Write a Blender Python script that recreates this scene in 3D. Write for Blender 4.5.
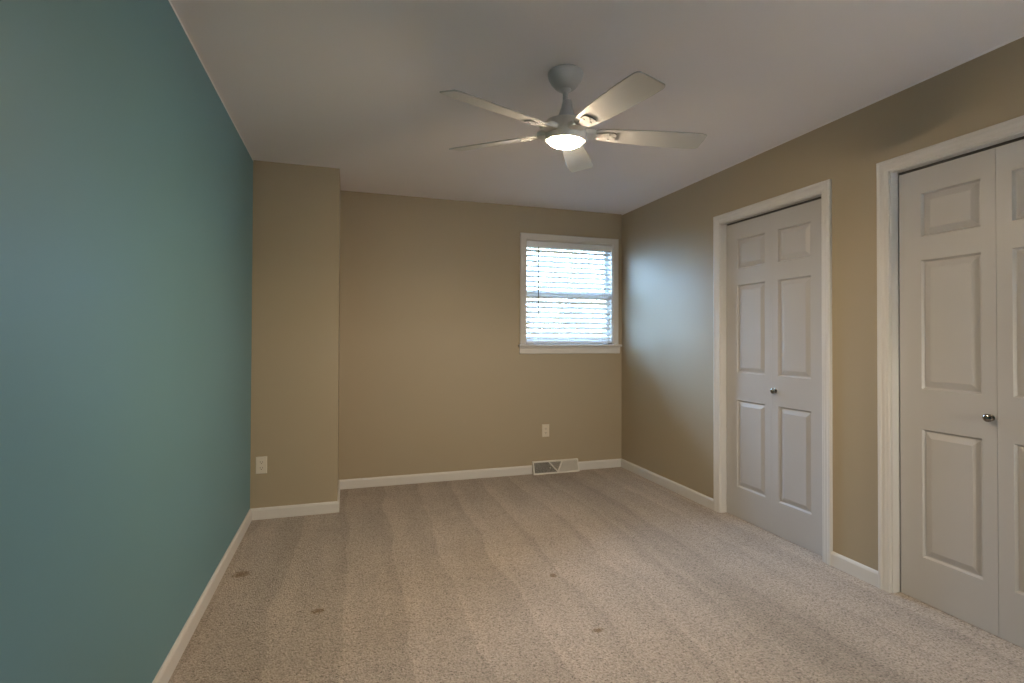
import bpy, bmesh, math, random
from mathutils import Vector, Matrix

for o in list(bpy.data.objects):
    bpy.data.objects.remove(o)
S = bpy.context.scene
C = S.collection
PI = math.pi

# ------------------------------------------------------------------ room measures (metres; x right, y into the room, z up)
W, D, H = 3.1516, 4.4639, 2.44          # right wall, back wall, ceiling
CX, CY = 0.5590, 3.8891                # boxed-out chase in the back left corner
YF = -1.15                             # wall behind the camera
TH = 0.12                              # wall thickness
BB = 0.0762                            # baseboard height

# ------------------------------------------------------------------ camera
def set_camera():
    yaw, pitch, roll = 0.3092, 0.0114, 0.0035
    fw = Vector((math.sin(yaw)*math.cos(pitch), math.cos(yaw)*math.cos(pitch), math.sin(pitch)))
    r = Vector((math.cos(yaw), -math.sin(yaw), 0)); u = r.cross(fw)
    r2 = r*math.cos(roll) + u*math.sin(roll); u2 = -r*math.sin(roll) + u*math.cos(roll)
    cd = bpy.data.cameras.new('camera'); co = bpy.data.objects.new('camera', cd); C.objects.link(co)
    m = Matrix((r2, u2, -fw)).transposed().to_4x4(); m.translation = (0.6111, 0, 1.2328)
    co.matrix_world = m
    cd.sensor_width = 36; cd.lens = 518.88/1024*36; cd.shift_y = -9.06/1024; cd.clip_start = 0.02
    S.camera = co
set_camera()

# ------------------------------------------------------------------ sky, daylight, exposure
SKY = 19.0
FAN_GLOW = 185.0
wd = bpy.data.worlds.new('sky'); S.world = wd; wd.use_nodes = True
bgn = wd.node_tree.nodes['Background']
bgn.inputs[1].default_value = SKY
def sky_colour():                                   # blue sky beyond the end wall; opposite side warmed to tint the added fill
    nt = wd.node_tree; N = nt.nodes
    tc = N.new('ShaderNodeTexCoord'); sp = N.new('ShaderNodeSeparateXYZ'); rp = N.new('ShaderNodeValToRGB'); mr = N.new('ShaderNodeMapRange')
    nt.links.new(tc.outputs['Generated'], sp.inputs[0]); nt.links.new(sp.outputs['Y'], mr.inputs['Value'])
    mr.inputs['From Min'].default_value = -1; mr.inputs['From Max'].default_value = 1
    e = rp.color_ramp.elements
    e[0].position = 0.30; e[0].color = (1.0, 0.86, 0.70, 1); e[1].position = 0.65; e[1].color = (0.40, 0.65, 1.0, 1)
    nt.links.new(mr.outputs['Result'], rp.inputs[0]); nt.links.new(rp.outputs['Color'], bgn.inputs[0])
sky_colour()
def portal(name, loc, rot, sx, sy):
    l = bpy.data.lights.new(name, 'AREA'); l.shape = 'RECTANGLE'; l.size = sx; l.size_y = sy
    l.cycles.is_portal = True
    o = bpy.data.objects.new(name, l); C.objects.link(o); o.location = loc; o.rotation_euler = rot
portal('window_portal', (2.61, D+TH+0.03, 1.67), (-PI/2, 0, 0), 0.92, 1.0)
portal('window_portal', (2.625, YF-TH-0.03, 1.325), (PI/2, 0, 0), 0.75, 0.85)
S.view_settings.view_transform = 'Standard'
S.view_settings.look = 'None'
S.view_settings.gamma = 1.0
S.view_settings.use_curve_mapping = False
S.view_settings.exposure = 1.55

# ------------------------------------------------------------------ materials
def mat(name, col, rough=0.5, metal=0.0, spec=0.5, bump=None, var=None):
    m = bpy.data.materials.new(name); m.use_nodes = True
    nt = m.node_tree; b = nt.nodes['Principled BSDF']
    b.inputs['Base Color'].default_value = (*col, 1); b.inputs['Roughness'].default_value = rough
    b.inputs['Metallic'].default_value = metal; b.inputs['Specular IOR Level'].default_value = spec
    tc = nt.nodes.new('ShaderNodeTexCoord')
    if bump:
        sc, st, dist = bump
        n = nt.nodes.new('ShaderNodeTexNoise'); n.inputs['Scale'].default_value = sc; n.inputs['Detail'].default_value = 3
        bp = nt.nodes.new('ShaderNodeBump'); bp.inputs['Strength'].default_value = st; bp.inputs['Distance'].default_value = dist
        nt.links.new(tc.outputs['Object'], n.inputs['Vector']); nt.links.new(n.outputs['Fac'], bp.inputs['Height'])
        nt.links.new(bp.outputs['Normal'], b.inputs['Normal'])
    if var:
        sc, lo, hi = var
        n = nt.nodes.new('ShaderNodeTexNoise'); n.inputs['Scale'].default_value = sc; n.inputs['Detail'].default_value = 4
        cr = nt.nodes.new('ShaderNodeMapRange'); cr.inputs['To Min'].default_value = lo; cr.inputs['To Max'].default_value = hi
        mx = nt.nodes.new('ShaderNodeVectorMath'); mx.operation = 'SCALE'
        mx.inputs[0].default_value = col
        nt.links.new(tc.outputs['Object'], n.inputs['Vector']); nt.links.new(n.outputs['Fac'], cr.inputs['Value'])
        nt.links.new(cr.outputs['Result'], mx.inputs['Scale']); nt.links.new(mx.outputs['Vector'], b.inputs['Base Color'])
    return m

M = {}
M['teal'] = mat('teal_paint', (0.122, 0.262, 0.314), 0.48, spec=0.6, bump=(180, 0.08, 0.002), var=(1.5, 0.96, 1.04))
M['taupe'] = mat('taupe_paint', (0.370, 0.312, 0.222), 0.52, spec=0.65, bump=(180, 0.08, 0.002), var=(1.5, 0.97, 1.03))
M['ceiling'] = mat('ceiling_paint', (0.84, 0.81, 0.82), 0.85, bump=(120, 0.25, 0.003), var=(2.0, 0.98, 1.02))
M['white'] = mat('white_trim_paint', (0.62, 0.61, 0.60), 0.38, bump=(60, 0.015, 0.001), var=(8, 0.98, 1.02))
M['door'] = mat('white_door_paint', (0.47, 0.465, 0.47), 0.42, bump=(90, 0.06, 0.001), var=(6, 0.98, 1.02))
M['vinyl'] = mat('white_vinyl', (0.86, 0.87, 0.88), 0.35, var=(6, 0.98, 1.02))
M['slat'] = mat('blind_slat', (0.74, 0.77, 0.83), 0.4, var=(8, 0.97, 1.03))
M['fan'] = mat('fan_white_enamel', (0.50, 0.50, 0.495), 0.45, var=(8, 0.98, 1.02))
M['nickel'] = mat('brushed_nickel', (0.30, 0.29, 0.28), 0.2, metal=1.0, var=(60, 0.9, 1.1))
M['housing_lit'] = mat('fan_enamel_lit', (0.74, 0.71, 0.65), 0.45, var=(8, 0.98, 1.02))  # fan enamel made lighter and creamier, the lamp's glow put into the colour
M['bracket'] = mat('satin_metal', (0.42, 0.42, 0.42), 0.6, metal=0.0, spec=0.3, var=(60, 0.95, 1.05))
M['plate'] = mat('almond_plastic', (0.66, 0.61, 0.53), 0.35, var=(30, 0.98, 1.02))
M['slot'] = mat('dark_slot', (0.03, 0.028, 0.025), 0.6, var=(30, 0.9, 1.1))
M['register'] = mat('register_enamel', (0.66, 0.64, 0.60), 0.4, var=(20, 0.97, 1.03))
M['duct'] = mat('duct_dark', (0.10, 0.095, 0.09), 0.7, var=(20, 0.9, 1.1))
M['cord'] = mat('white_cord', (0.6, 0.6, 0.6), 0.7, var=(60, 0.95, 1.05))
M['wand'] = mat('smoked_wand', (0.10, 0.105, 0.11), 0.3, var=(30, 0.95, 1.05))
M['foliage'] = mat('leaf_green', (0.22, 0.24, 0.18), 0.6, var=(2.5, 0.7, 1.3))
M['bounce_slab'] = mat('pale_bounce', (0.55, 0.54, 0.52), 0.9, var=(4, 0.9, 1.1))  # for the added ground slab, pale to bounce light upward
M['lawn'] = mat('lawn_green', (0.08, 0.10, 0.05), 0.9, var=(3, 0.7, 1.3))

def glass_mat():
    m = bpy.data.materials.new('window_glass'); m.use_nodes = True
    nt = m.node_tree; nt.nodes.clear()
    out = nt.nodes.new('ShaderNodeOutputMaterial'); mx = nt.nodes.new('ShaderNodeMixShader')
    tr = nt.nodes.new('ShaderNodeBsdfTransparent'); gl = nt.nodes.new('ShaderNodeBsdfGlossy'); fr = nt.nodes.new('ShaderNodeFresnel')
    tr.inputs[0].default_value = (0.95, 0.97, 0.96, 1); gl.inputs['Roughness'].default_value = 0.02; fr.inputs[0].default_value = 1.45
    nt.links.new(fr.outputs[0], mx.inputs[0]); nt.links.new(tr.outputs[0], mx.inputs[1]); nt.links.new(gl.outputs[0], mx.inputs[2])
    nt.links.new(mx.outputs[0], out.inputs[0])
    return m
M['glass'] = glass_mat()

def lamp_mat():
    m = mat('lit_frosted_glass', (0.9, 0.85, 0.75), 0.4)
    b = m.node_tree.nodes['Principled BSDF']
    b.inputs['Emission Color'].default_value = (1.0, 0.78, 0.53, 1); b.inputs['Emission Strength'].default_value = FAN_GLOW
    return m
M['lamp'] = lamp_mat()

DENTS = [(0.100, 3.013, 0.045, 0.04), (0.498, 2.508, 0.032, 0.022), (1.646, 2.520, 0.022, 0.020), (1.634, 1.993, 0.028, 0.017)]
def carpet_mat():
    m = bpy.data.materials.new('beige_carpet'); m.use_nodes = True
    nt = m.node_tree; N = nt.nodes; L = nt.links; b = N['Principled BSDF']
    b.inputs['Roughness'].default_value = 1.0; b.inputs['Specular IOR Level'].default_value = 0.05
    b.inputs['Sheen Weight'].default_value = 0.15; b.inputs['Sheen Roughness'].default_value = 0.5
    tc = N.new('ShaderNodeTexCoord')
    def noise(scale, detail=2, rough=0.5, vec=None):
        n = N.new('ShaderNodeTexNoise'); n.inputs['Scale'].default_value = scale; n.inputs['Detail'].default_value = detail
        n.inputs['Roughness'].default_value = rough
        L.new(vec or tc.outputs['Object'], n.inputs['Vector']); return n.outputs['Fac']
    def mr(v, a, b_, lo, hi, smooth=False):
        n = N.new('ShaderNodeMapRange'); n.inputs['From Min'].default_value = a; n.inputs['From Max'].default_value = b_
        n.inputs['To Min'].default_value = lo; n.inputs['To Max'].default_value = hi
        if smooth: n.interpolation_type = 'SMOOTHSTEP'
        L.new(v, n.inputs['Value']); return n.outputs['Result']
    def mth(op, a, b_=None):
        n = N.new('ShaderNodeMath'); n.operation = op
        for i, x in enumerate((a, b_)):
            if x is None: continue
            if isinstance(x, (int, float)): n.inputs[i].default_value = x
            else: L.new(x, n.inputs[i])
        return n.outputs[0]
    # yarn flecks
    cell = N.new('ShaderNodeTexVoronoi'); cell.inputs['Scale'].default_value = 135
    L.new(tc.outputs['Object'], cell.inputs['Vector'])
    cs = N.new('ShaderNodeSeparateColor'); L.new(cell.outputs['Color'], cs.inputs[0])
    fine = mth('ADD', mth('MULTIPLY', mr(noise(115, 4, 0.8), 0.36, 0.60, 0.0, 1.0), 0.58), mth('MULTIPLY', cs.outputs[0], 0.42))
    ramp = N.new('ShaderNodeValToRGB'); L.new(fine, ramp.inputs[0])
    e = ramp.color_ramp.elements
    e[0].position = 0.0; e[0].color = (0.085, 0.065, 0.050, 1)
    e[1].position = 1.0; e[1].color = (0.540, 0.468, 0.408, 1)
    k = ramp.color_ramp.elements.new(0.45); k.color = (0.370, 0.318, 0.275, 1)
    # broad wear + vacuum tracks (the pile lies over in strips along the room)
    wear = mr(noise(2.2, 3), 0.3, 0.7, 0.93, 1.07)
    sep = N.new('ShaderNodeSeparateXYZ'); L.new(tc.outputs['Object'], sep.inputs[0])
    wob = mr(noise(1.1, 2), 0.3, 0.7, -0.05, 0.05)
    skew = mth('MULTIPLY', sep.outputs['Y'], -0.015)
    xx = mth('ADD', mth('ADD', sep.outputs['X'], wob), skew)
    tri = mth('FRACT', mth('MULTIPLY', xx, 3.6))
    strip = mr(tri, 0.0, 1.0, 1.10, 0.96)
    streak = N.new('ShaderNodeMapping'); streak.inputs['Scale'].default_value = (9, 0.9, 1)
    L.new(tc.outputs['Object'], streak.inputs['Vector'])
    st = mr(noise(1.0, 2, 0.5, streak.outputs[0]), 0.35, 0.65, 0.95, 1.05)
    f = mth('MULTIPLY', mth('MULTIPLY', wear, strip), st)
    # one long soft-edged strip along the closet side is darker
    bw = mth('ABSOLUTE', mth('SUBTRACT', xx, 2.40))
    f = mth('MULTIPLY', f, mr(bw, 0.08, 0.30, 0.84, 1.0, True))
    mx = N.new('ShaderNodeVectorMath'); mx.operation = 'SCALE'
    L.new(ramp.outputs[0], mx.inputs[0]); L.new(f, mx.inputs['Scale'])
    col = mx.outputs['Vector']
    # furniture dents, flattened and soiled
    edge = mr(noise(90, 2), 0.3, 0.7, -0.8, 0.8)
    for (dx, dy, rx, ry) in DENTS:
        ax = mth('DIVIDE', mth('SUBTRACT', sep.outputs['X'], dx), rx); ay = mth('DIVIDE', mth('SUBTRACT', sep.outputs['Y'], dy), ry)
        d = mth('ADD', mth('ADD', mth('MULTIPLY', ax, ax), mth('MULTIPLY', ay, ay)), edge)
        fac = mr(d, 0.2, 1.3, 0.80, 0.0, True)
        mm = N.new('ShaderNodeMix'); mm.data_type = 'RGBA'
        L.new(fac, mm.inputs['Factor']); L.new(col, mm.inputs['A']); mm.inputs['B'].default_value = (0.17, 0.11, 0.05, 1)
        col = mm.outputs['Result']
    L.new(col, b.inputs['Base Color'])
    vor = N.new('ShaderNodeTexVoronoi'); vor.inputs['Scale'].default_value = 170
    L.new(tc.outputs['Object'], vor.inputs['Vector'])
    hgt = mth('ADD', mth('MULTIPLY', vor.outputs['Distance'], -0.6), noise(140, 3, 0.6))
    bp = N.new('ShaderNodeBump'); bp.inputs['Strength'].default_value = 0.9; bp.inputs['Distance'].default_value = 0.008
    L.new(hgt, bp.inputs['Height']); L.new(bp.outputs['Normal'], b.inputs['Normal'])
    return m
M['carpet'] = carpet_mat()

# ------------------------------------------------------------------ mesh helpers
class MB:
    def __init__(s): s.v = []; s.f = []; s.sm = []
    def add(s, vs, fs, smooth=False):
        n = len(s.v); s.v += [tuple(v) for v in vs]
        for f in fs: s.f.append([n+i for i in f]); s.sm.append(smooth)
        return s
    def box(s, x0, x1, y0, y1, z0, z1):
        return s.add([(x, y, z) for x in (x0, x1) for y in (y0, y1) for z in (z0, z1)],
                     [(0,1,3,2),(4,6,7,5),(0,4,5,1),(2,3,7,6),(0,2,6,4),(1,5,7,3)])
    def prism(s, prof, a, b, frame):
        """profile points (p,q) swept from a to b; frame(p,q,t) -> xyz"""
        n = len(prof); vs = [frame(p, q, a) for p, q in prof] + [frame(p, q, b) for p, q in prof]
        fs = [(i, (i+1) % n, n+(i+1) % n, n+i) for i in range(n)] + [tuple(range(n)), tuple(range(n, 2*n))]
        return s.add(vs, fs)
    def lathe(s, prof, frame, seg=40, smooth=True):
        """profile (radius, height); frame(x,y,h) -> xyz"""
        vs = []; fs = []; n = len(prof)
        for r, h in prof:
            for k in range(seg):
                a = 2*PI*k/seg; vs.append(frame(r*math.cos(a), r*math.sin(a), h))
        for i in range(n-1):
            for k in range(seg):
                k2 = (k+1) % seg; fs.append((i*seg+k, i*seg+k2, (i+1)*seg+k2, (i+1)*seg+k))
        fs.append(tuple(range(seg))); fs.append(tuple(range((n-1)*seg, n*seg)))
        return s.add(vs, fs, smooth)
    def tube(s, pts, r, seg=8):
        vs = []; fs = []
        pts = [Vector(p) for p in pts]
        for i, p in enumerate(pts):
            t = (pts[min(i+1, len(pts)-1)] - pts[max(i-1, 0)]).normalized()
            a = t.orthogonal().normalized(); b = t.cross(a)
            for k in range(seg):
                an = 2*PI*k/seg; vs.append(p + a*r*math.cos(an) + b*r*math.sin(an))
        for i in range(len(pts)-1):
            for k in range(seg):
                k2 = (k+1) % seg; fs.append((i*seg+k, i*seg+k2, (i+1)*seg+k2, (i+1)*seg+k))
        fs.append(tuple(range(seg))); fs.append(tuple(range((len(pts)-1)*seg, len(pts)*seg)))
        return s.add(vs, fs, True)
    def build(s, name, m, parent=None, bevel=0, recalc=True):
        me = bpy.data.meshes.new(name)
        o = bpy.data.objects.new(name, me); C.objects.link(o)
        off = Vector((0, 0, 0)); p = parent
        while p is not None: off += p.location; p = p.parent
        me.from_pydata([tuple(Vector(v) - off) for v in s.v], [], s.f)
        for pl, q in zip(me.polygons, s.sm): pl.use_smooth = q
        if recalc:
            bm = bmesh.new(); bm.from_mesh(me); bmesh.ops.recalc_face_normals(bm, faces=bm.faces); bm.to_mesh(me); bm.free()
        me.materials.append(m); o.parent = parent
        if any(s.sm) :
            try: me.set_sharp_from_angle(angle=math.radians(35))
            except Exception: pass
        if bevel:
            md = o.modifiers.new('bevel', 'BEVEL'); md.width = bevel; md.segments = 2; md.limit_method = 'ANGLE'
        return o

def tag(o, label=None, cat=None, group=None, kind=None):
    if label: o['label'] = label
    if cat: o['category'] = cat
    if group: o['group'] = group
    if kind: o['kind'] = kind
    return o
def empty(name, loc):
    o = bpy.data.objects.new(name, None); C.objects.link(o); o.location = loc; o.empty_display_size = 0.1
    return o
def struct(o, label, cat):
    return tag(o, label, cat, kind='structure')

# ------------------------------------------------------------------ shell
WX0, WX1, WZ0, WZ1 = 2.167, 3.053, 1.177, 2.137        # back window opening
FX0, FX1, FZ0, FZ1 = 2.30, 2.95, 0.95, 1.70            # unseen window added behind the camera for fill daylight
D1 = (2.240, 3.065); D2 = (1.043, 1.851); DZ = 2.053   # closet door openings

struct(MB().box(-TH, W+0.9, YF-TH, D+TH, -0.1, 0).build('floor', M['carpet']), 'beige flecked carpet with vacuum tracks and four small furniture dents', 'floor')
struct(MB().box(-TH, W+0.9, YF-TH, D+TH, H, H+0.1).build('ceiling', M['ceiling']), 'plain off-white painted ceiling above the white fan', 'ceiling')
struct(MB().box(-TH, 0, YF-TH, D+TH, 0, H).build('wall_left', M['teal']), 'long teal painted wall on the left of the room', 'wall')
mb = MB()
mb.box(0, WX0, D, D+TH, 0, H).box(WX1, W, D, D+TH, 0, H).box(WX0, WX1, D, D+TH, 0, WZ0).box(WX0, WX1, D, D+TH, WZ1, H)
struct(mb.build('wall_back', M['taupe']), 'taupe painted end wall holding the small window', 'wall')
struct(MB().box(0, CX, CY, D, 0, H).build('wall_chase', M['taupe']), 'narrow taupe boxed-out wall section in the back left corner', 'wall')
mb = MB(); r = TH
ys = [YF-TH, D2[0]-0.02, D2[1]+0.02, D1[0]-0.02, D1[1]+0.02, D+TH]
for i in range(5):
    if i in (1, 3): mb.box(W, W+r, ys[i], ys[i+1], DZ+0.02, H)
    else: mb.box(W, W+r, ys[i], ys[i+1], 0, H)
struct(mb.build('wall_right', M['taupe']), 'taupe painted wall on the right holding both closet doors', 'wall')
mb = MB()
mb.box(0, FX0, YF-TH, YF, 0, H).box(FX1, W, YF-TH, YF, 0, H).box(FX0, FX1, YF-TH, YF, 0, FZ0).box(FX0, FX1, YF-TH, YF, FZ1, H)
struct(mb.build('wall_front', M['taupe']), 'taupe wall behind the camera with an added fill window', 'wall')
mb = MB()
mb.box(W+0.75, W+0.85, 0.7, 3.4, 0, H).box(W+TH, W+0.75, 0.7, 0.8, 0, H).box(W+TH, W+0.75, 3.3, 3.4, 0, H).box(W+TH, W+0.75, 1.98, 2.08, 0, H)
struct(mb.build('wall_closet', M['taupe']), 'dim closet walls behind the two folding doors', 'wall')

# thin line of ceiling paint carried down onto the walls
def caulk(name, x0, x1, y0, y1, label):
    struct(MB().box(x0, x1, y0, y1, H-0.009, H).build(name, M['ceiling']), label, 'trim')
caulk('trim_ceiling_left', 0, 0.0015, YF, CY, 'pale paint line where teal wall meets ceiling')
caulk('trim_ceiling_right', W-0.0015, W, YF, D, 'pale paint line where right taupe wall meets ceiling')

# baseboards
BP = [(0, 0), (0.0135, 0), (0.0135, BB-0.014), (0.0105, BB-0.006), (0.006, BB), (0, BB)]
def base_y(name, x, sgn, y0, y1, label):
    struct(MB().prism(BP, y0, y1, lambda p, q, t: (x+sgn*p, t, q)).build(name, M['white']), label, 'baseboard')
def base_x(name, y, x0, x1, label):
    struct(MB().prism(BP, x0, x1, lambda p, q, t: (t, y-p, q)).build(name, M['white']), label, 'baseboard')
VX0, VX1 = 2.233, 2.684
base_y('baseboard_left', 0, 1, YF, CY, 'white baseboard along the teal wall')
base_x('baseboard_chase_front', CY, 0, CX+0.0135, 'white baseboard on the front of the boxed-out corner')
base_y('baseboard_chase_side', CX, 1, CY, D, 'white baseboard on the side of the boxed-out corner')
base_x('baseboard_back_left', D, CX, VX0-0.004, 'white baseboard along the end wall left of the floor register')
base_x('baseboard_back_right', D, VX1+0.004, W, 'white baseboard along the end wall right of the floor register')
base_y('baseboard_right_far', W, -1, D1[1]+0.062, D, 'white baseboard between far corner and the first closet door')
base_y('baseboard_right_middle', W, -1, D2[1]+0.062, D1[0]-0.062, 'short white baseboard between the two closet doors')
base_y('baseboard_right_near', W, -1, YF, D2[0]-0.062, 'white baseboard past the nearest closet door')

# ------------------------------------------------------------------ closet doors
CASE = [(0.005, 0), (0.005, 0.009), (0.010, 0.012), (0.020, 0.012), (0.026, 0.0145), (0.040, 0.0145), (0.047, 0.0185), (0.058, 0.0185), (0.062, 0.015), (0.062, 0)]
def mitred(mb, path, prof, frame):
    """sweep a casing profile (out, thick) round an open path of (a, z, da, dz): the corner moves out by (da, dz) per unit"""
    n = len(prof); vs = []; fs = []
    for (a, z, da, dz) in path:
        for (o_, t) in prof: vs.append(frame(a+da*o_, z+dz*o_, t))
    for i in range(len(path)-1):
        for k in range(n):
            k2 = (k+1) % n; fs.append((i*n+k, i*n+k2, (i+1)*n+k2, (i+1)*n+k))
    fs.append(tuple(range(n))); fs.append(tuple(range((len(path)-1)*n, len(path)*n)))
    mb.add(vs, fs)

XD = W + 0.045
def door_leaf(mb, y0, y1, stile_lo, stile_hi, z0=0.002, z1=2.040):
    """moulded bifold leaf facing -x, three raised panels"""
    pz = [(0.212, 0.8120), (1.000, 1.608), (1.719, 1.926)]
    a0, a1 = y0+stile_lo, y1-stile_hi
    ysq = [y0, a0, a1, y1]; zs = [z0] + [z for p in pz for z in p] + [z1]
    idx = {}
    def V(y, z, d): 
        mb.v.append((XD+d, y, z)); return len(mb.v)-1
    g = [[V(y, z, 0) for z in zs] for y in ysq]
    def F(*q): mb.f.append(list(q)); mb.sm.append(False)
    for i in range(3):
        for j in range(7):
            c = (g[i][j], g[i+1][j], g[i+1][j+1], g[i][j+1])
            if i == 1 and j in (1, 3, 5):
                loop = c; ya, yb, za, zb = ysq[1], ysq[2], zs[j], zs[j+1]
                for ins, d in ((0.003, 0.004), (0.008, 0.0115), (0.013, 0.0115), (0.036, 0.0035), (0.039, 0.0025)):
                    nl = (V(ya+ins, za+ins, d), V(yb-ins, za+ins, d), V(yb-ins, zb-ins, d), V(ya+ins, zb-ins, d))
                    for k in range(4): F(loop[k], loop[(k+1) % 4], nl[(k+1) % 4], nl[k])
                    loop = nl
                F(*loop)
            else: F(*c)
    bk = [V(y0, z0, 0.035), V(y1, z0, 0.035), V(y1, z1, 0.035), V(y0, z1, 0.035)]
    F(*bk)
    F(*[g[i][0] for i in range(4)], bk[1], bk[0]); F(*[g[i][7] for i in range(4)], bk[2], bk[3])
    F(*[g[0][j] for j in range(8)], bk[3], bk[0]); F(*[g[3][j] for j in range(8)], bk[2], bk[1])

def closet(n, op, seam, gap, knob_y, knob_z, words):
    fr = MB()
    path = [(op[1], 0, 1, 0), (op[1], DZ, 1, 1), (op[0], DZ, -1, 1), (op[0], 0, -1, 0)]
    mitred(fr, path, CASE, lambda a, z, t: (W-t, a, z))
    fr.box(W-0.001, W+TH, op[1], op[1]+0.02, 0, DZ+0.02).box(W-0.001, W+TH, op[0]-0.02, op[0], 0, DZ+0.02).box(W-0.001, W+TH, op[0], op[1], DZ, DZ+0.02)
    struct(fr.build('trim_%d' % n, M['white']), 'white moulded casing round the %s closet door' % words, 'trim')
    root = empty('door_%d' % n, (XD, seam, 0.0))
    struct(root, 'white two-leaf raised-panel folding closet door, the %s one' % words, 'door')
    far = MB(); door_leaf(far, seam+gap/2, op[1]-0.0045, 0.0535, 0.102); fl = far.build('door_leaf', M['door'], root)
    near = MB(); door_leaf(near, op[0]+0.006, seam-gap/2, 0.110, 0.0545); nl = near.build('door_leaf', M['door'], root)
    MB().box(XD+0.004, XD+0.03, op[0]+0.002, op[1]-0.002, DZ-0.007, DZ).build('track', M['duct'], root)
    kb = MB()
    prof = [(0.0, 0.0), (0.0145, 0.0), (0.015, 0.002), (0.012, 0.004), (0.0065, 0.006), (0.006, 0.012), (0.009, 0.014), (0.0155, 0.017), (0.0175, 0.021), (0.0165, 0.0255), (0.012, 0.029), (0.006, 0.0305), (0.0, 0.031)]
    kb.lathe(prof, lambda x, y, h: (XD-h, knob_y+x, knob_z+y), 28)
    k = kb.build('door_knob', M['nickel'], fl if knob_y > seam else nl)
    k['label'] = 'round brushed nickel knob'
closet(1, D1, 2.6520, 0.0008, 2.6200, 0.907, 'farther')
closet(2, D2, 1.4470, 0.0014, 1.4690, 0.906, 'nearer')

# ------------------------------------------------------------------ back window
def window(n, x0, x1, z0, z1, yw, s, words, stool=True):
    """double-hung window in a wall whose room face is y=yw; s=+1 when outside is +y"""
    Y = lambda d: yw + s*d
    def bx(mb, xa, xb, da, db, za, zb):
        a, b = sorted((Y(da), Y(db))); return mb.box(xa, xb, a, b, za, zb)
    root = empty('window_%d' % n, ((x0+x1)/2, yw, z0)); struct(root, 'white framed double-hung window %s' % words, 'window')
    cs = MB()
    prof = [(0, 0), (0, 0.012), (0.006, 0.015), (0.040, 0.017), (0.050, 0.019), (0.056, 0.016), (0.056, 0)]
    mitred(cs, [(x0, z0, -1, 0), (x0, z1, -1, 1), (x1, z1, 1, 1), (x1, z0, 1, 0)], prof, lambda a, z, t: (a, Y(-t), z))
    cs.build('window_casing', M['white'], root)
    sl = MB()
    sp = [(0.10, z0-0.020), (0.10, z0), (-0.040, z0), (-0.046, z0-0.004), (-0.048, z0-0.010), (-0.046, z0-0.016), (-0.040, z0-0.020)]
    xl, xr = x0-0.072, min(x1+0.080, W-0.012)
    sl.prism([(p, q) for p, q in sp if p < 0] + [(0, z0-0.020), (0, z0)], xl, xr, lambda p, q, t: (t, Y(p), q))
    bx(sl, x0, x1, 0, 0.10, z0-0.020, z0)
    ap = [(0, z0-0.020), (-0.020, z0-0.020), (-0.020, z0-0.030), (-0.016, z0-0.036), (-0.014, z0-0.080), (-0.008, z0-0.086), (0, z0-0.086)]
    sl.prism(ap, xl+0.012, xr-0.008, lambda p, q, t: (t, Y(p), q))
    sl.build('window_sill', M['white'], root)
    jb = MB()
    bx(jb, x0-0.001, x0+0.008, 0, TH, z0, z1); bx(jb, x1-0.008, x1+0.001, 0, TH, z0, z1); bx(jb, x0, x1, 0, TH, z1-0.008, z1+0.001)
    jb.build('window_jamb', M['white'], root)
    zm = z0 + (z1-z0)*0.50
    for (za, zb, d) in ((z0, zm+0.03, 0.072), (zm-0.03, z1-0.008, 0.098)):
        f = MB(); st = 0.022
        bx(f, x0+0.008, x0+0.008+st, d, d+0.024, za, zb); bx(f, x1-0.008-st, x1-0.008, d, d+0.024, za, zb)
        bx(f, x0+0.008+st, x1-0.008-st, d, d+0.024, za, za+0.05); bx(f, x0+0.008+st, x1-0.008-st, d, d+0.024, zb-0.05, zb)
        sh = f.build('window_sash', M['vinyl'], root)
        g = MB(); bx(g, x0+0.028, x1-0.028, d+0.010, d+0.014, za+0.048, zb-0.048)
        g.build('window_pane', M['glass'], sh)
window(1, WX0, WX1, WZ0, WZ1, D, 1, 'in the end wall beside the right corner')
window(2, FX0, FX1, FZ0, FZ1, YF, -1, 'added out of view behind the camera for fill daylight')  # unseen, added to let fill daylight into the room

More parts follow.
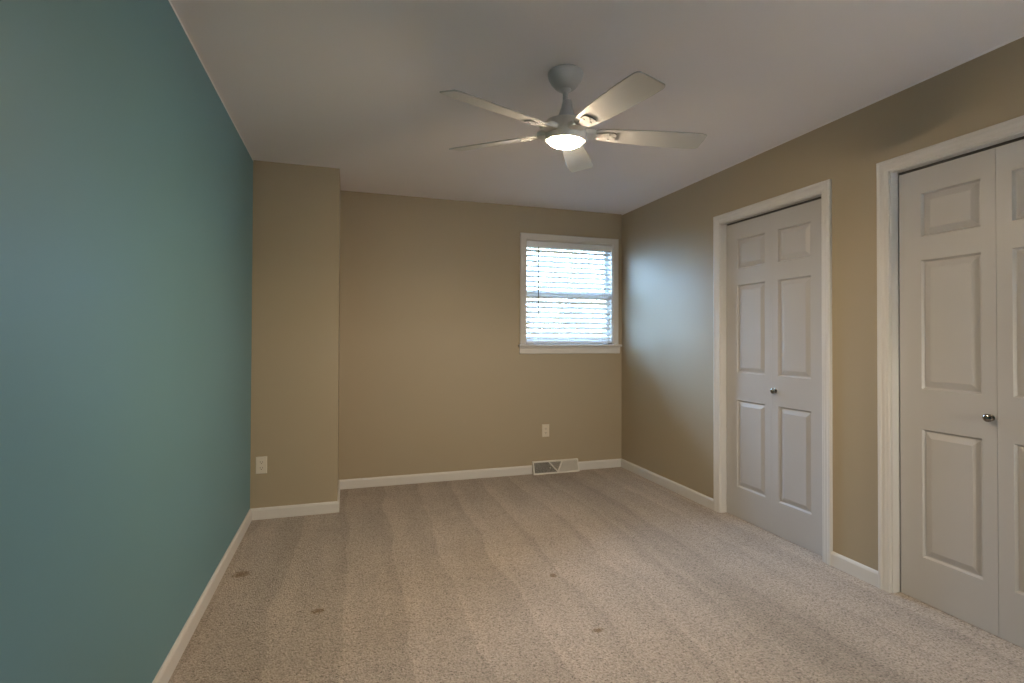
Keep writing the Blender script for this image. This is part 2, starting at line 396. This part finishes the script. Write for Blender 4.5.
# ------------------------------------------------------------------ blind inside the back window
def blind():
    root = empty('window_blind', ((WX0+WX1)/2, D+0.03, WZ0))
    tag(root, 'white horizontal slat blind, half open, hanging inside the end wall window', 'window blind')
    x0, x1 = WX0+0.010, WX1-0.010; yc = D+0.034
    v = MB()
    vp = [(0.004, 2.073), (0.0015, 2.077), (0.0015, 2.121), (0.004, 2.126), (0.012, 2.1300), (0.012, 2.073)]
    v.prism(vp, x0, x1, lambda p, q, t: (t, D+p, q)); v.build('valance', M['slat'], root)
    hr = MB(); hr.box(x0+0.004, x1-0.004, D+0.0125, D+0.058, 2.085, 2.130); hr.build('headrail', M['slat'], root)
    sl = MB(); n = 18; zt, zb = 2.045, 1.240
    th = math.radians(35)
    for i in range(n):
        z = zt + (zb-zt)*i/(n-1); sec = []
        for k in range(7):
            u = -1+2*k/6; d = 0.0252*u; c = 0.0028*(1-u*u)
            sec.append((d*math.cos(th)-c*math.sin(th), d*math.sin(th)+c*math.cos(th)))
        low = [(d, c-0.0028) for d, c in reversed(sec)]
        sl.prism([(yc+d, z+c) for d, c in sec+low], x0+0.002, x1-0.002, lambda p, q, t: (t, p, q))
    sl.build('slats', M['slat'], root)
    b = MB(); bp = [(-0.025, 0), (-0.025, 0.014), (-0.021, 0.019), (0.021, 0.019), (0.025, 0.014), (0.025, 0)]
    b.prism([(yc+p, 1.191+q) for p, q in bp], x0+0.001, x1-0.001, lambda p, q, t: (t, p, q)); b.build('bottom_rail', M['slat'], root)
    for x in (x0+0.115, (x0+x1)/2, x1-0.095):
        lc = MB()
        for dy in (-0.0265, 0.0265): lc.tube([(x, yc+dy, 2.09), (x, yc+dy, 1.20)], 0.0014, 6)
        lc.tube([(x+0.02, yc-0.0265, 2.09), (x+0.02, yc-0.0265, 1.20)], 0.0010, 6)
        lc.build('ladder_cord', M['cord'], root)
    w = MB()
    xw = x0+0.113
    w.tube([(xw, D+0.0, 2.074), (xw, D-0.002, 1.90), (xw, D-0.002, 1.485)], 0.0050, 8)
    w.tube([(xw, D-0.002, 1.485), (xw, D-0.002, 1.466)], 0.0062, 8)
    w.tube([(xw, D+0.0, 2.074), (xw, D+0.02, 2.092)], 0.002, 6)
    w.build('tilt_wand', M['wand'], root)['label'] = 'thin grey tilt wand'
blind()

# ------------------------------------------------------------------ ceiling fan
def ceiling_fan():
    fx, fy = 1.545, 2.140
    root = empty('ceiling_fan', (fx, fy, H)); tag(root, 'white five-blade ceiling fan with a lit frosted light bowl', 'ceiling fan')
    up = lambda x, y, h: (fx+x+0.006, fy+y+0.018, h)
    cn = MB()
    cn.lathe([(0.0, H), (0.074, H), (0.074, H-0.004), (0.0805, H-0.006), (0.081, H-0.012), (0.077, H-0.028), (0.065, H-0.050), (0.051, H-0.067), (0.040, H-0.076), (0.024, H-0.079), (0.0, H-0.079)], up, 48)
    cn.build('canopy', M['fan'], root)
    # the head hangs a touch off plumb from the ball joint
    T = Matrix.Translation((fx, fy, 2.158)) @ Matrix.Rotation(math.atan(0.074), 4, 'X') @ Matrix.Rotation(math.atan(0.018), 4, 'Y')
    hd = lambda x, y, h: tuple(T @ Vector((x, y, h-2.158)))
    bj = MB(); bj.lathe([(0.0, 2.372), (0.022, 2.370), (0.026, 2.360), (0.020, 2.350), (0.0125, 2.346), (0.0125, 2.25), (0.0, 2.25)], up, 28)
    bj.build('downrod', M['fan'], root)
    cv = MB(); cv.lathe([(0.0, 2.300), (0.018, 2.300), (0.021, 2.294), (0.026, 2.265), (0.036, 2.236), (0.052, 2.216), (0.056, 2.206), (0.0, 2.206)], hd, 36)
    cv.build('coupling_cover', M['fan'], root)
    mh = MB()
    mh.lathe([(0.0, 2.209), (0.082, 2.209), (0.0885, 2.206), (0.0915, 2.200), (0.092, 2.150), (0.092, 2.126), (0.090, 2.1205), (0.086, 2.1190), (0.0785, 2.1190), (0.0785, 2.127), (0.0, 2.129)], hd, 56)
    for k in range(5):                                   # rounded sockets the blades plug into
        A = T @ Matrix.Rotation(-0.243 + k*2*PI/5, 4, 'Z')
        ring = []
        for (sc_, z) in ((0.55, 2.176), (0.85, 2.173), (0.97, 2.168), (1.0, 2.160), (0.98, 2.154), (0.90, 2.149), (0.6, 2.146)):
            row = []
            for q in range(24):
                an = 2*PI*q/24; e = 2/3.2
                cx_ = math.copysign(abs(math.cos(an))**e, math.cos(an)); sy_ = math.copysign(abs(math.sin(an))**e, math.sin(an))
                row.append(tuple(A @ Vector((0.104+0.036*sc_*cx_, 0.040*sc_*sy_, z-2.158))))
            ring.append(row)
        vs = [v for row in ring for v in row]; n = 24
        fs = [(a*n+q, a*n+(q+1) % n, (a+1)*n+(q+1) % n, (a+1)*n+q) for a in range(len(ring)-1) for q in range(n)]
        mh.add(vs, fs + [tuple(range(n)), tuple(range((len(ring)-1)*n, len(ring)*n))], True)
    mh.build('motor_housing', M['housing_lit'], root)
    lb = MB()
    prof = [(0.0, 2.1285), (0.077, 2.127)] + [(0.077*math.cos(a), 2.1205-0.029*math.sin(a)) for a in [PI/2*k/8 for k in range(8)]] + [(0.0, 2.0915)]
    lb.lathe(prof, hd, 48); lb.build('light_bowl', M['lamp'], root)['label'] = 'glowing frosted glass bowl'
    a0, pt, R = -0.243, 0.216, 0.630
    st = [(0.132, 0.034), (0.150, 0.042), (0.20, 0.050), (0.28, 0.0565), (0.38, 0.062), (0.48, 0.065), (0.56, 0.0655), (0.605, 0.064), (0.622, 0.060), (0.631, 0.052)]
    for k in range(5):
        a = a0 + k*2*PI/5
        A = T @ Matrix.Rotation(a, 4, 'Z') @ Matrix.Rotation(-pt, 4, 'X')
        out = [(r, w) for r, w in st] + [(R+0.002, 0.0)] + [(r, -w) for r, w in reversed(st)]
        b = MB(); n = len(out); t = 0.003
        vs = [tuple(A @ Vector((r, w, t))) for r, w in out] + [tuple(A @ Vector((r, w, -t))) for r, w in out]
        b.add(vs, [tuple(range(n)), tuple(range(n, 2*n))] + [(i, (i+1) % n, n+(i+1) % n, n+i) for i in range(n)])
        bl = b.build('blade', M['fan'], root, bevel=0.0015)
        ir = MB()
        o2 = [(0.134, 0.018), (0.165, 0.020), (0.185, 0.030), (0.215, 0.032), (0.228, 0.022), (0.232, 0.0), (0.228, -0.022), (0.215, -0.032), (0.185, -0.030), (0.165, -0.020), (0.134, -0.018)]
        n = len(o2)
        vs = [tuple(A @ Vector((r, w, -0.0032))) for r, w in o2] + [tuple(A @ Vector((r, w, -0.008))) for r, w in o2]
        ir.add(vs, [tuple(range(n)), tuple(range(n, 2*n))] + [(i, (i+1) % n, n+(i+1) % n, n+i) for i in range(n)])
        for (r, w) in ((0.195, 0.018), (0.195, -0.018), (0.218, 0.0)):
            ir.lathe([(0.0, -0.008), (0.005, -0.008), (0.004, -0.0105), (0.0, -0.011)], lambda x, y, h, r=r, w=w: tuple(A @ Vector((r+x, w+y, h))), 10)
        ir.build('blade_bracket', M['bracket'], bl, bevel=0.001)['label'] = 'shiny metal bracket under the blade'
ceiling_fan()

# ------------------------------------------------------------------ outlets
def outlet(x, y, z, label, m):
    root = empty('wall_outlet', (x, y, z)); tag(root, label, 'outlet', 'wall outlets')
    p = MB(); hw, hh = 0.035, 0.0575
    vs = []
    for ins, d in ((0, 0), (0, 0.0035), (0.004, 0.0062)):
        vs += [(x-hw+ins, y-d, z-hh+ins), (x+hw-ins, y-d, z-hh+ins), (x+hw-ins, y-d, z+hh-ins), (x-hw+ins, y-d, z+hh-ins)]
    fs = [(0, 1, 2, 3), (8, 9, 10, 11)]
    for l in (0, 4):
        fs += [(l+k, l+(k+1) % 4, l+4+(k+1) % 4, l+4+k) for k in range(4)]
    p.add(vs, fs); p.build('cover_plate', m, root)
    for s in (1, -1):
        zc = z + s*0.0195
        r = MB()
        pts = [(0.0172*math.cos(a), max(-0.0138, min(0.0138, 0.0172*math.sin(a)))) for a in [2*PI*k/32 for k in range(32)]]
        r.prism([(x+a, zc+b) for a, b in pts], y-0.0055, y-0.0082, lambda q, w, t: (q, t, w))
        ro = r.build('receptacle', m, root)
        sl = MB(); sl.box(x-0.0085, x-0.0060, y-0.0086, y-0.007, zc-0.001, zc+0.008).box(x+0.0060, x+0.0085, y-0.0086, y-0.007, zc-0.001, zc+0.007)
        sl.lathe([(0.0, -0.0012), (0.0028, -0.0012), (0.0028, 0.0004), (0.0, 0.0004)], lambda a, b, h: (x+a, y-0.0082-h, zc-0.0075+b), 12)
        sl.build('slots', M['slot'], ro)
    sc = MB(); sc.lathe([(0.0, 0.0), (0.0032, 0.0), (0.0026, 0.0012), (0.0, 0.0014)], lambda a, b, h: (x+a, y-0.006-h, z+b), 14)
    sc.build('screw', m, root)
outlet(0.0685, CY, 0.3650, 'almond duplex outlet low on the boxed-out corner beside the teal wall', M['plate'])
outlet(2.3645, D, 0.385, 'almond duplex outlet on the end wall above the floor register', M['plate'])

# ------------------------------------------------------------------ baseboard register
def register():
    x0, x1 = VX0, VX1; h = 0.110; dt, db = 0.018, 0.054        # depth at the top / at the bottom
    root = empty('baseboard_register', ((x0+x1)/2, D, 0)); tag(root, 'white metal baseboard heating register under the end wall outlet', 'register')
    n = Vector((0, -h, -(dt-db))).normalized()                 # outward normal of the sloping face
    n = Vector((0, -h, db-dt)).normalized()
    def P(u, v, d=0.0):                                        # u along, v up the slope, d proud of the face
        q = Vector((u, D-(db+(dt-db)*v/h), v)); return tuple(q + n*d)
    fr = MB()
    side = [(0, 0), (db-0.006, 0), (dt-0.006, h-0.004), (0, h-0.002)]
    for xa in (x0, x1-0.004):
        fr.prism(side, xa, xa+0.004, lambda p, q, t: (t, D-p, q))
    tp = [(0, h-0.004), (dt-0.002, h-0.004), (dt, h-0.001), (dt-0.003, h), (0, h)]
    fr.prism(tp, x0, x1, lambda p, q, t: (t, D-p, q))
    def bar(ua, ub, va, vb, dd=0.0035):
        vs = [P(ua, va), P(ub, va), P(ub, vb), P(ua, vb), P(ua, va, -dd), P(ub, va, -dd), P(ub, vb, -dd), P(ua, vb, -dd)]
        fr.add(vs, [(0,1,2,3), (4,5,6,7), (0,1,5,4), (1,2,6,5), (2,3,7,6), (3,0,4,7)])
    bw = 0.013
    bar(x0, x1, 0.0, bw); bar(x0, x1, h-bw*0.8, h); bar(x0, x0+bw, bw, h-bw*0.8); bar(x1-bw, x1, bw, h-bw*0.8)
    fr.build('frame', M['register'], root)
    xm = x0 + (x1-x0)*0.525
    dv = MB()
    va, vb = bw, h-bw*0.8
    ta, tb = x0+(x1-x0)*0.35, x0+(x1-x0)*0.635
    for xt in (ta, tb):
        w = 0.006
        vs = []
        for d in (0.001, -0.006):
            vs += [P(xm-w, va, d), P(xm+w, va, d), P(xt+w, vb, d), P(xt-w, vb, d)]
        dv.add(vs, [(0,1,2,3), (4,5,6,7), (0,1,5,4), (1,2,6,5), (2,3,7,6), (3,0,4,7)])
    dv.build('divider', M['register'], root)
    # vanes: left bank turned one way, right bank the other, a few flat ones in the middle wedge
    g = MB()
    def vane(pa, pb, turn):
        (ua, va_), (ub, vb_) = pa, pb
        c, s_ = math.cos(turn), math.sin(turn); L = 0.012; t = 0.0008
        vs = []
        for (u, v) in ((ua, va_), (ub, vb_)):
            for (du, dd) in ((-t, 0), (t, 0)):
                vs.append(P(u+du, v, -0.001)); vs.append(P(u+du+L*s_, v, -0.001-L*c))
        g.add(vs, [(0,2,3,1), (4,6,7,5), (0,4,6,2), (1,5,7,3), (0,1,5,4), (2,3,7,6)])
    sp = 0.0068
    u = x0+bw+sp
    while u < x1-bw:
        for bank in ('l', 'm', 'r'):
            pts = []
            for j in range(13):
                v = va + (vb-va)*j/12
                xl = xm+(ta-xm)*(v-va)/(vb-va); xr = xm+(tb-xm)*(v-va)/(vb-va)
                side_ = 'l' if u < xl-0.004 else ('r' if u > xr+0.004 else ('m' if xl+0.004 < u < xr-0.004 else None))
                if side_ == bank: pts.append(v)
            if len(pts) > 1:
                vane((u, min(pts)), (u, max(pts)), {'l': 0.40, 'm': 0.12, 'r': -0.42}[bank])
        u += sp
    g.build('grille', M['register'], root)
    bk = MB(); bk.box(x0+0.004, x1-0.004, D-0.004, D-0.001, 0.001, h-0.005); bk.build('back_plate', M['duct'], root)
    lv = MB(); q = P(xm-0.075, h*0.42, 0.0)
    lv.prism([(-0.003, 0), (0.003, 0), (0.0025, 0.010), (-0.0025, 0.010)], 0, 0.012, lambda p, w_, t: (q[0]+p, q[1]-t+0.004, q[2]+w_))
    lv.build('damper_lever', M['register'], root)
register()

# ------------------------------------------------------------------ outside the window
def outside():
    mb = MB().box(-40, 40, -60, 60, -0.9, -0.6)
    struct(mb.build('ground_outside', M['lawn']), 'sunlit lawn outside the windows', 'ground')
    struct(MB().box(-6, 10, -14, YF-TH-0.05, -0.6, -0.2).build('ground_bounce', M['bounce_slab']), 'added unseen pale ground slab bouncing daylight up through the fill window', 'ground')  # added out of view to throw daylight up onto the ceiling
    random.seed(5)
    lf = MB()
    for i in range(9000):
        cl = random.choice([(0.6, 9.5, 1.6, 1.6), (3.2, 10.5, 1.0, 1.5), (5.2, 9.0, 1.3, 1.7), (2.6, 13, 2.6, 2.6), (7.0, 14, 2.6, 2.6), (4.6, 12.5, 3.8, 2.0)])
        d = Vector((random.gauss(0, 1), random.gauss(0, 1), random.gauss(0, 1))).normalized()*cl[3]*random.random()**0.5
        p = Vector((cl[0], cl[1], cl[2])) + d
        s_ = random.uniform(0.05, 0.13)
        a = Vector((random.gauss(0, 1), random.gauss(0, 1), random.gauss(0, 1))).normalized()
        b = a.orthogonal().normalized()*0.55
        lf.add([p-a*s_, p+b*s_, p+a*s_, p-b*s_], [(0, 1, 2, 3)])
    o = lf.build('foliage', M['foliage'], recalc=False)
    tag(o, 'pale green leafy foliage glimpsed outdoors through the blind slats', 'foliage', kind='stuff')
outside()
